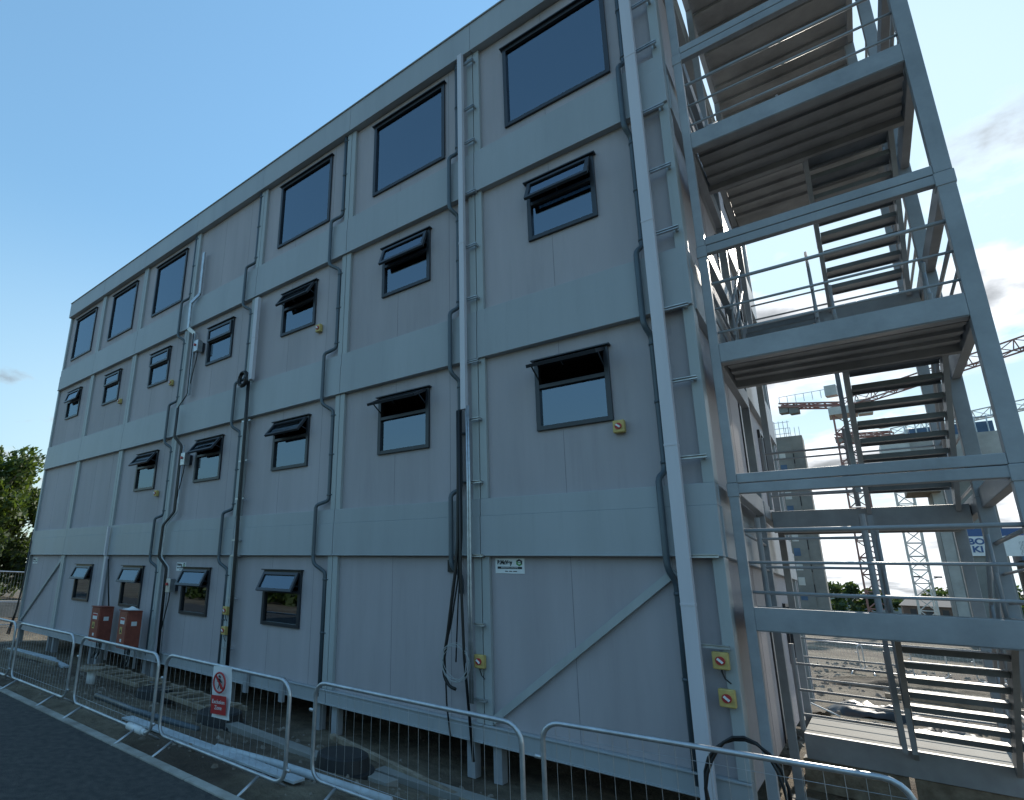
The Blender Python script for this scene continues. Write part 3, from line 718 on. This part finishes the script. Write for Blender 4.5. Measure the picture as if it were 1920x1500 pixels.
# rubble: uncountable
rb = MB()
def stone(x, y, s):
    z = gz(x, y); n = len(rb.v)
    for k in range(6):
        a = k*math.pi/3+R.random(); rb.v.append((x+s*math.cos(a)*R.uniform(.7,1.2), y+s*math.sin(a)*R.uniform(.7,1.2), z+s*R.uniform(-.3,.1)))
    for k in range(3): a = k*2.1+R.random(); rb.v.append((x+s*.5*math.cos(a), y+s*.5*math.sin(a), z+s*R.uniform(.5,.9)))
    for k in range(6): rb.f.append((n+k, n+(k+1)%6, n+6+(k//2))); rb.mi.append(0)
    for k in range(3): rb.f.append((n+(2*k+2)%6, n+6+(k+1)%3, n+6+k)); rb.mi.append(0)
    rb.f.append((n+6, n+7, n+8)); rb.mi.append(0)
for i in range(1500):
    x_, y_ = R.uniform(-4, 24), R.uniform(-3.4, -.2); stone(x_, y_, R.choice((.012,.02,.03,.02,.05)))
for i in range(1400):
    x_, y_ = R.uniform(19, 30), R.uniform(5.5, 26); stone(x_, y_, R.choice((.02,.04,.06,.10)))
M['stone'] = mat('rubble_stone', (.27, .24, .20), .9, col2=(.13, .11, .09), vscale=3)
tag(rb.build('rubble', M['stone']), 'loose stones and clods scattered over the bare soil', 'rubble', kind='stuff')
# debris seen below the stairs
def lump(x, y, sx, sy, sz, m, name, label, cat, rz=0):
    n = 14; q = MB()
    for j in range(n+1):
        for i in range(n+1):
            u, v = i/n*2-1, j/n*2-1; rr = max(0, 1-(abs(u)**2.4+abs(v)**2.4)*.9)
            h = sz*rr**.6*(.6+.8*abs(noise.noise(Vector((u*2.2+x, v*2.2+y, 1)))))
            q.v.append((u*sx*(1+.15*noise.noise(Vector((u*3, v*3, x)))), v*sy*(1+.15*noise.noise(Vector((v*3, u*3, y)))), h-.02))
    for j in range(n):
        for i in range(n): a = j*(n+1)+i; q.f.append((a, a+1, a+n+2, a+n+1)); q.mi.append(0)
    o = q.build(name, M[m], smooth=True); o.location = (x, y, gz(x, y)); o.rotation_euler = (0,0,rad(rz)); return tag(o, label, cat)
lump(21.9, 11.2, .85, .5, .38, 'black', 'plastic_sheet', 'crumpled black plastic sheet behind the lower left stair guard', 'plastic sheet')
lump(22.9, 9.6, .75, .4, .28, 'black', 'plastic_sheet', 'crumpled black plastic sheet seen through the lowest treads', 'plastic sheet', 20)
lump(24.3, 9.9, .55, .4, .30, 'pad', 'plastic_sheet', 'small dark plastic sheet heap near the right tower post', 'plastic sheet', 20)
lump(23.2, 17.6, 2.6, .8, .45, 'soil', 'soil_heap', 'long low heap of soil before the distant barriers', 'soil heap', -8)
plank(20.7, 10.2, 1.1, .8, .03, 20, 'sheet', 'board', 'tilted pale board among the debris behind the lower landing', 'board', .25, 24)
plank(22.1, 8.6, 3.0, .5, .14, -4, 'concrete', 'concrete_slab', 'flat concrete slab behind the lower stair landing', 'concrete slab')
plank(23.7, 15.2, 3.2, .16, .12, -7, 'timber', 'timber_post', 'long dark timber lying on the open site', 'timber')

# ---------------------------------------------------------------- trees
def tree(name, label, x, y, zg, ht, cr, nl, ls, m, group=None, seed=1, trunk_h=.3):
    r = random.Random(seed); t = thing(name, label, 'tree', (x, y, zg), 0, group)
    q = MB(); q.tube([(0,0,-.2), (.05*ht*.1,0,ht*.25), (0,.1,ht*.5), (.1,0,ht*.8)], [ht*.03, ht*.024, ht*.017, ht*.005], 10)
    for k in range(9):
        a = r.uniform(0, 6.28); h0 = ht*r.uniform(.25,.6); q.tube([(0,0,h0), (cr*.4*math.cos(a), cr*.4*math.sin(a), h0+ht*.12), (cr*.8*math.cos(a), cr*.8*math.sin(a), h0+ht*.2)], [ht*.011, ht*.007, ht*.002], 6)
    q.build('trunk', M['bark'], t, smooth=True)
    blobs = []
    for k in range(34):
        h = r.uniform(trunk_h, 1.0); rad_ = cr*math.sin(min(1, (1.12-h)*1.6)*math.pi/2)*r.uniform(.35, 1.0); a = r.uniform(0, 6.28)
        blobs.append((rad_*math.cos(a), rad_*math.sin(a), ht*h*.94, cr*r.uniform(.2,.36)))
    c = MB()
    for i in range(nl):
        bx, by, bz, br = r.choice(blobs)
        d = Vector((r.gauss(0,1), r.gauss(0,1), r.gauss(0,1))).normalized()*br*(r.random()**.35)*r.uniform(.8,1.1)
        p = Vector((bx, by, bz))+d; s_ = ls*r.uniform(.5,1.2)
        n = Vector((r.gauss(0,1), r.gauss(0,1), r.gauss(0,1))).normalized(); a_ = n.orthogonal().normalized()*s_; b_ = n.cross(a_)*.6
        c.poly([p-a_, p-b_*.8, p+a_, p+b_])
    c.build('crown', m, t); return t
GT = 'trees left of the building'
tree('broadleaf_tree', 'large leafy tree rising beyond the left end of the building', -26, 5.5, -3, 12.0, 4.6, 15000, .24, M['leaf'], GT, 3)
tree('broadleaf_tree', 'darker tree at the left edge of the photo below the big tree', -24, 2.2, -3, 8.3, 4.0, 10000, .24, M['leaf2'], GT, 5, .1)
tree('broadleaf_tree', 'low dark tree behind the temporary fence close to the wall', -30, 10.5, -3, 9.0, 4.4, 9000, .26, M['leaf2'], GT, 8, .08)
FT = 'far trees on the horizon under the stairs'
for i, (x_, y_, h_, c_) in enumerate(((13.5, 205, 9, 5), (18.5, 212, 7.5, 5), (23.5, 216, 6, 5), (38, 220, 7, 7), (52, 230, 8, 8))):
    tree('distant_tree', ['round', 'second', 'third', 'fourth', 'fifth'][i]+' far tree from the left on the horizon beyond the cranes', x_, y_, -3, h_, c_, 900, .7, M['leaf2'], FT, 20+i, .1)
BT = 'trees across the road behind the photographer'
for i in range(9):
    x_ = -30+i*8.5+R.uniform(-1.5,1.5)
    tree('roadside_tree', OR[min(i,6)]+(' tree' if i < 7 else ' tree, later' if i == 7 else ' tree, last')+' of the row across the road behind the viewpoint', x_, -25+R.uniform(-2,2), -2.6, R.uniform(4.2,5.6), 4.6, 1500, .42, M['leaf'], BT, 40+i, .05)

# ---------------------------------------------------------------- left: temporary fence
t = thing('temporary_fence', 'galvanised temporary mesh fence before the trees left of the building', 'fence', (-14, 2.0, -3.0), rad(86))
for k in range(3):
    x0 = -3.5+k*3.55
    q = MB()
    q.tube([(x0, 0, 0), (x0, 0, 2.3)], .035, 8); q.tube([(x0+3.4, 0, 0), (x0+3.4, 0, 2.3)], .035, 8); q.tube([(x0, 0, 2.28), (x0+3.4, 0, 2.28)], .035, 8); q.tube([(x0, 0, .15), (x0+3.4, 0, .15)], .02, 8)
    q.build('panel_frame', M['galv'], t)
    q = MB()
    for i in range(1, 22): q.tube([(x0+i*.155, 0, .15), (x0+i*.155, 0, 2.28)], .004, 4)
    q.build('wire_mesh', M['galv'], t)
    q = MB(); q.box(x0-.35, x0+.35, -.12, .12, 0, .14); q.build('foot_block', M['concrete'], t)
q = MB(); q.box(-.15, .15, -3.2, 9, 0, .85); o = q.build('concrete_wall', M['concrete'], bevel=.02); o.location = (-11, 1, -3.0); tag(o, 'low pale concrete barrier wall in front of the temporary fence', 'wall')

# ---------------------------------------------------------------- far: concrete cores
def core(name, label, x0, x1, y0, y1, zt, parts):
    t = thing(name, label, 'tower', ((x0+x1)/2, y0, -3)); ox, oy = (x0+x1)/2, y0
    q = MB(); q.box(x0-ox, x1-ox, 0, y1-y0, 0, zt+3)
    q.build('core_wall', M['concrete_far'], t)
    parts(t, x0-ox, x1-ox, zt+3); return t
def partsL(t, a, b, h):
    q = MB(); q.box(a+.0, a+2.1, -.12, -.002, 0, h-1.2); q.build('side_shaft', M['concrete_far'], t)
    for k in range(11):
        q = MB(); z = h-3.2-k*1.95; q.box(a+.55, a+1.25, -.16, -.121, z, z+1.05); q.build('window_opening', M['cranewhite'] if k % 3 != 1 else M['formblue'], t)
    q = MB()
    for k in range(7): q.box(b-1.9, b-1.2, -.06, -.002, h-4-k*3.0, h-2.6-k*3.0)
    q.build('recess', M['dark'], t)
    q = MB()
    for i in range(5): xx = a+i*.5; q.tube([(xx, .2, h), (xx, .2, h+2.4)], .04, 5)
    for zz in (.5, 1.3, 2.2): q.tube([(a-.4, .2, h+zz), (a+2.2, .2, h+zz)], .035, 5)
    for i in range(4): xx = b-.2-i*.5; q.tube([(xx, .2, h), (xx, .2, h+1.3)], .035, 5)
    q.build('edge_protection', M['galv'], t)
core('concrete_core', 'slender concrete core tower with window openings seen through the stair frame', 14.9, 18.3, 92.2, 96, 22.4, partsL)
def partsR(t, a, b, h):
    q = MB(); q.box(a-.9, b+1.6, -.9, 4.4, h-3.6, h-.5); q.build('formwork_platform', M['form'], t)
    q = MB(); q.box(a-.6, b+.9, -.7, 4.0, h-.5, h+.5); q.build('formwork_top', M['formblue'], t)
    q = MB(); q.box(a-1.6, a+.6, -1.1, 3, h-5.6, h-3.7); q.build('hanging_platform', M['timber'], t); q = MB(); q.box(b-.6, b+1.9, -1.1, 3, h-4.6, h-3.7); q.build('hanging_platform', M['timber'], t)
    q = MB(); q.box(a-2.8, a-.8, -1.2, 2.5, h-2.9, h-.6); q.build('formwork_crate', M['cranewhite'], t)
    q = MB()
    for i in range(9): xx = a-.9+i*.75; q.tube([(xx, -.9, h-.5), (xx, -.9, h+1.0)], .05, 5)
    q.tube([(a-.9, -.9, h+.9), (b+1.6, -.9, h+.9)], .05, 5); q.build('edge_protection', M['galv'], t)
    q = MB(); q.box(a+.05, a+.75, -.03, -.002, 0, h-4); q.build('painted_sunlit_edge', M['form'], t)  # sunlight on the core's left edge, put in as a strip of paler colour
core('concrete_core', 'broad concrete core tower topped with formwork seen behind the stair posts', 27.8, 31.6, 67, 71, 15.4, partsR)
core('concrete_core', 'short second concrete core beside the broad core at the right', 32.4, 34.6, 67, 71, 4.4, lambda t, a, b, h: MB().box(a-.1, b+.3, -.2, 4.1, h-.7, h+.9).build('blue_cap', M['formblue'], t))
t = thing('site_banner', 'white site banner with blue lettering tied across the concrete cores', 'banner', (30.9, 66.85, 4.9))
q = MB(); q.box(-1.6, 1.9, -.05, .0, -.85, .85); q.build('cloth', M['white'], t)
q = MB(); q.box(-1.6, 1.9, -.07, -.051, .86, 1.5); q.build('blue_header', M['blue'], t)
text('lettering', 'BO', .74, M['blue'], t, Matrix.Translation((-1.02, -.07, .38)) @ FACE, ext=.01, bold=.025)
text('lettering', 'KI', .74, M['blue'], t, Matrix.Translation((-1.02, -.07, -.30)) @ FACE, ext=.01, bold=.025)

# ---------------------------------------------------------------- tower cranes
def lattice(mb, a, b, w, h, step, r, up=(0,0,1), tri=False):
    a = Vector(a); b = Vector(b); d = b-a; l = d.length; d.normalize(); up = Vector(up)
    x = d.cross(up).normalized(); u = x.cross(d)
    ch = [x*-w/2+u*-h/2, x*w/2+u*-h/2, u*h/2] if tri else [x*-w/2+u*-h/2, x*w/2+u*-h/2, x*w/2+u*h/2, x*-w/2+u*h/2]
    for c in ch: mb.beam(a+c, b+c, r*2, r*2, up if abs(d.dot(up)) < .9 else (0,1,0))
    n = max(2, int(l/step))
    for i in range(n):
        p0 = a+d*l*i/n; p1 = a+d*l*(i+1)/n
        for k in range(len(ch)):
            c0, c1 = ch[k], ch[(k+1)%len(ch)]
            if i % 2: c0, c1 = c1, c0
            mb.beam(p0+c0, p1+c1, r, r, (.3,.2,.9)); mb.beam(p0+c0, p0+c1, r, r, (.3,.2,.9))
def crane(label, x, y, zt, jib, cj, w, step, ma, mb_, jm):
    t = thing('tower_crane', label, 'crane', (x, y, -3), 0, 'tower cranes beyond the stairs')
    P = Vector((x, y, -3)); H_ = zt+3
    q = MB(); lattice(q, (0,0,0), (0,0,H_-2.2), w, w, step, .10, (0,1,0)); q.build('mast', M[ma], t)
    q = MB(); q.box(-w*.7, w*.7, -w*.7, w*.7, H_-2.2, H_-1.2); q.build('slew_ring', M[mb_], t)
    q = MB(); q.box(w*.7, w*.7+1.4, -1.6, -.2, H_-2.6, H_-.6); q.build('cab', M['cranewhite'], t, bevel=.1)
    J = Vector(jib)-P; K = Vector(cj)-P
    q = MB(); lattice(q, (0,0,H_-.6), (J.x, J.y, J.z), 1.1, 1.3, 1.8, .07, tri=True); q.build('jib', M[jm], t)
    q = MB(); lattice(q, (0,0,H_-.7), (K.x, K.y, K.z), 1.3, .5, 1.6, .09); q.build('counter_jib', M['cranered'], t)
    d = (K-Vector((0,0,H_))); d.z = 0; l = d.length; d.normalize()
    for s_, z_, hh in ((.93, -1.3, .9), (.76, -1.5, 1.2)):
        c = d*l*s_; q = MB(); q.obox((c.x, c.y, K.z+z_*.55), d*.5, d.cross(Vector((0,0,1)))*.6, (0,0,hh/2)); q.build('counterweight', M['concrete_far'], t)
    q = MB(); s_ = Vector((0,0,1))
    for k in range(7): c = d*l*(.15+.14*k); q.tube([(c.x, c.y, K.z+.2), (c.x, c.y, K.z+1.3)], .035, 4)
    q.tube([(d*l*.15)+s_*(K.z+1.3), (d*l*.99)+s_*(K.z+1.3)], .035, 4); q.build('walkway_rail', M['galv'], t)
    q = MB(); c = d*l*.12; q.obox((c.x, c.y, K.z+.9), d*.6, d.cross(s_)*.6, (0,0,.7)); q.build('winch_house', M['cranewhite'], t)
    q = MB(); q.box(-2.2, 2.2, -2.2, 2.2, -.2, .6); q.build('base', M['concrete'], t)
crane('nearer red and white tower crane with low counter jib, left of the two', 23.0, 87.4, 25.4, (41.5, 74.0, 26.3), (16.6, 88.2, 25.9), 2.0, 1.9, 'cranered', 'cranewhite', 'cranered')
crane('farther pale tower crane, right of the red one and lower in the sky', 28.4, 112.3, 26.4, (45.0, 103.2, 26.4), (21.9, 114.8, 26.6), 1.9, 1.9, 'cranewhite', 'cranered', 'cranewhite')
# site lamp post, far building
t = thing('lamp_post', 'tall twin arm lamp post beyond the stairs near the cranes', 'lamp post', (30.2, 132, -3))
q = MB(); q.tube([(0,0,0), (0,0,7.0)], [.14, .08], 8); q.build('pole', M['galv'], t)
for s_ in (-1, 1):
    q = MB(); q.tube([(0,0,6.9), (s_*1.2, 0, 7.4)], .06, 6); q.build('arm', M['galv'], t)
    q = MB(); q.box(s_*1.2-.5, s_*1.2+.5, -.3, .3, 7.35, 7.6); q.build('lantern', M['frame'], t)
t = thing('gabled_building', 'low dark gabled building on the horizon between crane and core', 'building', (30.6, 153, -3))
q = MB(); q.box(-3.6, 4.2, 0, 8, 0, 2.6); q.build('wall', M['brick'], t)
q = MB(); P_ = [(-3.9,-.3,2.6),(4.5,-.3,2.6),(4.5,8.3,2.6),(-3.9,8.3,2.6),(-2.2,4,4.6),(4.5,4,4.6)]
for f_ in ((0,1,5,4),(2,3,4,5),(3,0,4),(1,2,5)): q.poly([P_[i] for i in f_])
q.build('roof', M['roof'], t)
for k in range(3):
    q = MB(); q.box(-2.6+k*2.2, -1.7+k*2.2, -.05, -.002, .9, 2.0); q.build('window', M['frame'], t)
q = MB(); q.box(-60, 60, 0, 6, 0, 3.6); q.box(-20, 30, -.5, 6, 3.6, 5.0); o = q.build('warehouse', M['form']); o.location = (10, 240, -3); tag(o, 'long low pale warehouse on the far horizon', 'building')

# ---------------------------------------------------------------- light and sky
sd = Vector((.045, .88, .50)).normalized()
el = math.asin(sd.z); az = math.atan2(sd.x, sd.y)
sun = bpy.data.lights.new('sun', 'SUN'); sun.energy = 2.0; sun.angle = rad(.5); sun.color = (1, .93, .82)
so = bpy.data.objects.new('sun', sun); C.objects.link(so); so.rotation_euler = sd.to_track_quat('Z', 'Y').to_euler(); so.location = (0,0,60)
W = bpy.data.worlds.new('World'); S.world = W; W.use_nodes = True
nt = W.node_tree; N = nt.nodes; Lk = nt.links; N.clear()
out = N.new('ShaderNodeOutputWorld'); bg = N.new('ShaderNodeBackground'); Lk.new(bg.outputs[0], out.inputs[0])
sky = N.new('ShaderNodeTexSky'); sky.sky_type = 'NISHITA'; sky.sun_disc = False; sky.sun_elevation = el; sky.sun_rotation = az
sky.air_density = 1.0; sky.dust_density = 0.0; sky.ozone_density = 1.4; sky.altitude = 50
tc = N.new('ShaderNodeTexCoord'); sp = N.new('ShaderNodeSeparateXYZ'); Lk.new(tc.outputs['Generated'], sp.inputs[0])
def mth(op, a, b=None, c=None, clamp=False):
    n = N.new('ShaderNodeMath'); n.operation = op; n.use_clamp = clamp
    for i, v in enumerate((a, b, c)):
        if v is None: continue
        if isinstance(v, (int, float)): n.inputs[i].default_value = v
        else: Lk.new(v, n.inputs[i])
    return n.outputs[0]
def mrange(v, a, b, c, d):
    n = N.new('ShaderNodeMapRange'); n.interpolation_type = 'SMOOTHSTEP'; Lk.new(v, n.inputs[0])
    for i, q_ in enumerate((a, b, c, d)): n.inputs[i+1].default_value = q_
    return n.outputs[0]
zc = mth('ADD', mth('MAXIMUM', sp.outputs[2], 0.0), .22)
cx = mth('DIVIDE', sp.outputs[0], zc); cy = mth('DIVIDE', sp.outputs[1], zc)
cmb = N.new('ShaderNodeCombineXYZ'); Lk.new(cx, cmb.inputs[0]); Lk.new(cy, cmb.inputs[1]); cmb.inputs[2].default_value = 3.7
n1 = N.new('ShaderNodeTexNoise'); n1.inputs['Scale'].default_value = 2.3; n1.inputs['Detail'].default_value = 9; n1.inputs['Roughness'].default_value = .56; Lk.new(cmb.outputs[0], n1.inputs['Vector'])
n2 = N.new('ShaderNodeTexNoise'); n2.inputs['Scale'].default_value = 4.2; n2.inputs['Detail'].default_value = 6; Lk.new(cmb.outputs[0], n2.inputs['Vector'])
# more cloud low down and towards the sun's side, clear blue high up and to the left
thr = mth('ADD', mrange(sp.outputs[2], .04, .66, .40, .70), mrange(sp.outputs[0], -.62, -.05, .07, -.01))
thr = mth('ADD', thr, mrange(sp.outputs[1], -.1, .35, .15, .0))
dt = N.new('ShaderNodeVectorMath'); dt.operation = 'DOT_PRODUCT'; Lk.new(tc.outputs['Generated'], dt.inputs[0]); dt.inputs[1].default_value = sd
thr = mth('SUBTRACT', thr, mrange(dt.outputs['Value'], .86, 1.0, .0, .09))
den = mth('DIVIDE', mth('SUBTRACT', n1.outputs['Fac'], thr), .12, clamp=True)
den = mth('MULTIPLY', den, .93)
# cloud brightness: thin edges white, thick hearts grey, brighter near the sun
prox = mrange(dt.outputs['Value'], .55, 1.0, 0.0, 1.0)
shade = mth('MULTIPLY', mrange(n1.outputs['Fac'], .50, .68, 1.0, .30), mrange(n2.outputs['Fac'], .35, .65, .72, 1.1))
bri = mth('MULTIPLY', shade, mth('ADD', mth('MULTIPLY', prox, 1.6), 2.3))
cc = N.new('ShaderNodeCombineColor'); Lk.new(mth('MULTIPLY', bri, .97), cc.inputs[0]); Lk.new(bri, cc.inputs[1]); Lk.new(mth('MULTIPLY', bri, 1.05), cc.inputs[2])
# soft shoulder so the sky round the hidden sun keeps its colour
bw = N.new('ShaderNodeRGBToBW'); Lk.new(sky.outputs[0], bw.inputs[0])
q2 = mth('POWER', mth('DIVIDE', bw.outputs[0], 1.75), 2.0)
fac = mth('DIVIDE', 1.0, mth('SQRT', mth('ADD', q2, 1.0)))
sc = N.new('ShaderNodeVectorMath'); sc.operation = 'SCALE'; Lk.new(sky.outputs[0], sc.inputs[0]); Lk.new(fac, sc.inputs['Scale'])
tn = N.new('ShaderNodeVectorMath'); tn.operation = 'MULTIPLY'; Lk.new(sc.outputs[0], tn.inputs[0]); tn.inputs[1].default_value = (.82, 1.0, .92)
mx = N.new('ShaderNodeMix'); mx.data_type = 'RGBA'; Lk.new(den, mx.inputs[0]); # pale haze low over the horizon, strongest under the sun
hz = mth('MULTIPLY', mrange(sp.outputs[2], -.05, .58, .95, .0), mrange(dt.outputs['Value'], -.15, .75, .06, 1.0))
hz = mth('MAXIMUM', hz, mth('MULTIPLY', mrange(dt.outputs['Value'], .88, 1.0, .0, 1.0), .6))
hm = N.new('ShaderNodeMix'); hm.data_type = 'RGBA'; Lk.new(hz, hm.inputs[0]); Lk.new(tn.outputs[0], hm.inputs[6]); hm.inputs[7].default_value = (2.5, 2.95, 3.1, 1)
Lk.new(hm.outputs[2], mx.inputs[6]); Lk.new(cc.outputs[0], mx.inputs[7])
Lk.new(mx.outputs[2], bg.inputs[0]); bg.inputs[1].default_value = .15
S.view_settings.view_transform = 'Standard'; S.view_settings.look = 'None'; S.view_settings.exposure = 1.46; S.view_settings.gamma = 1
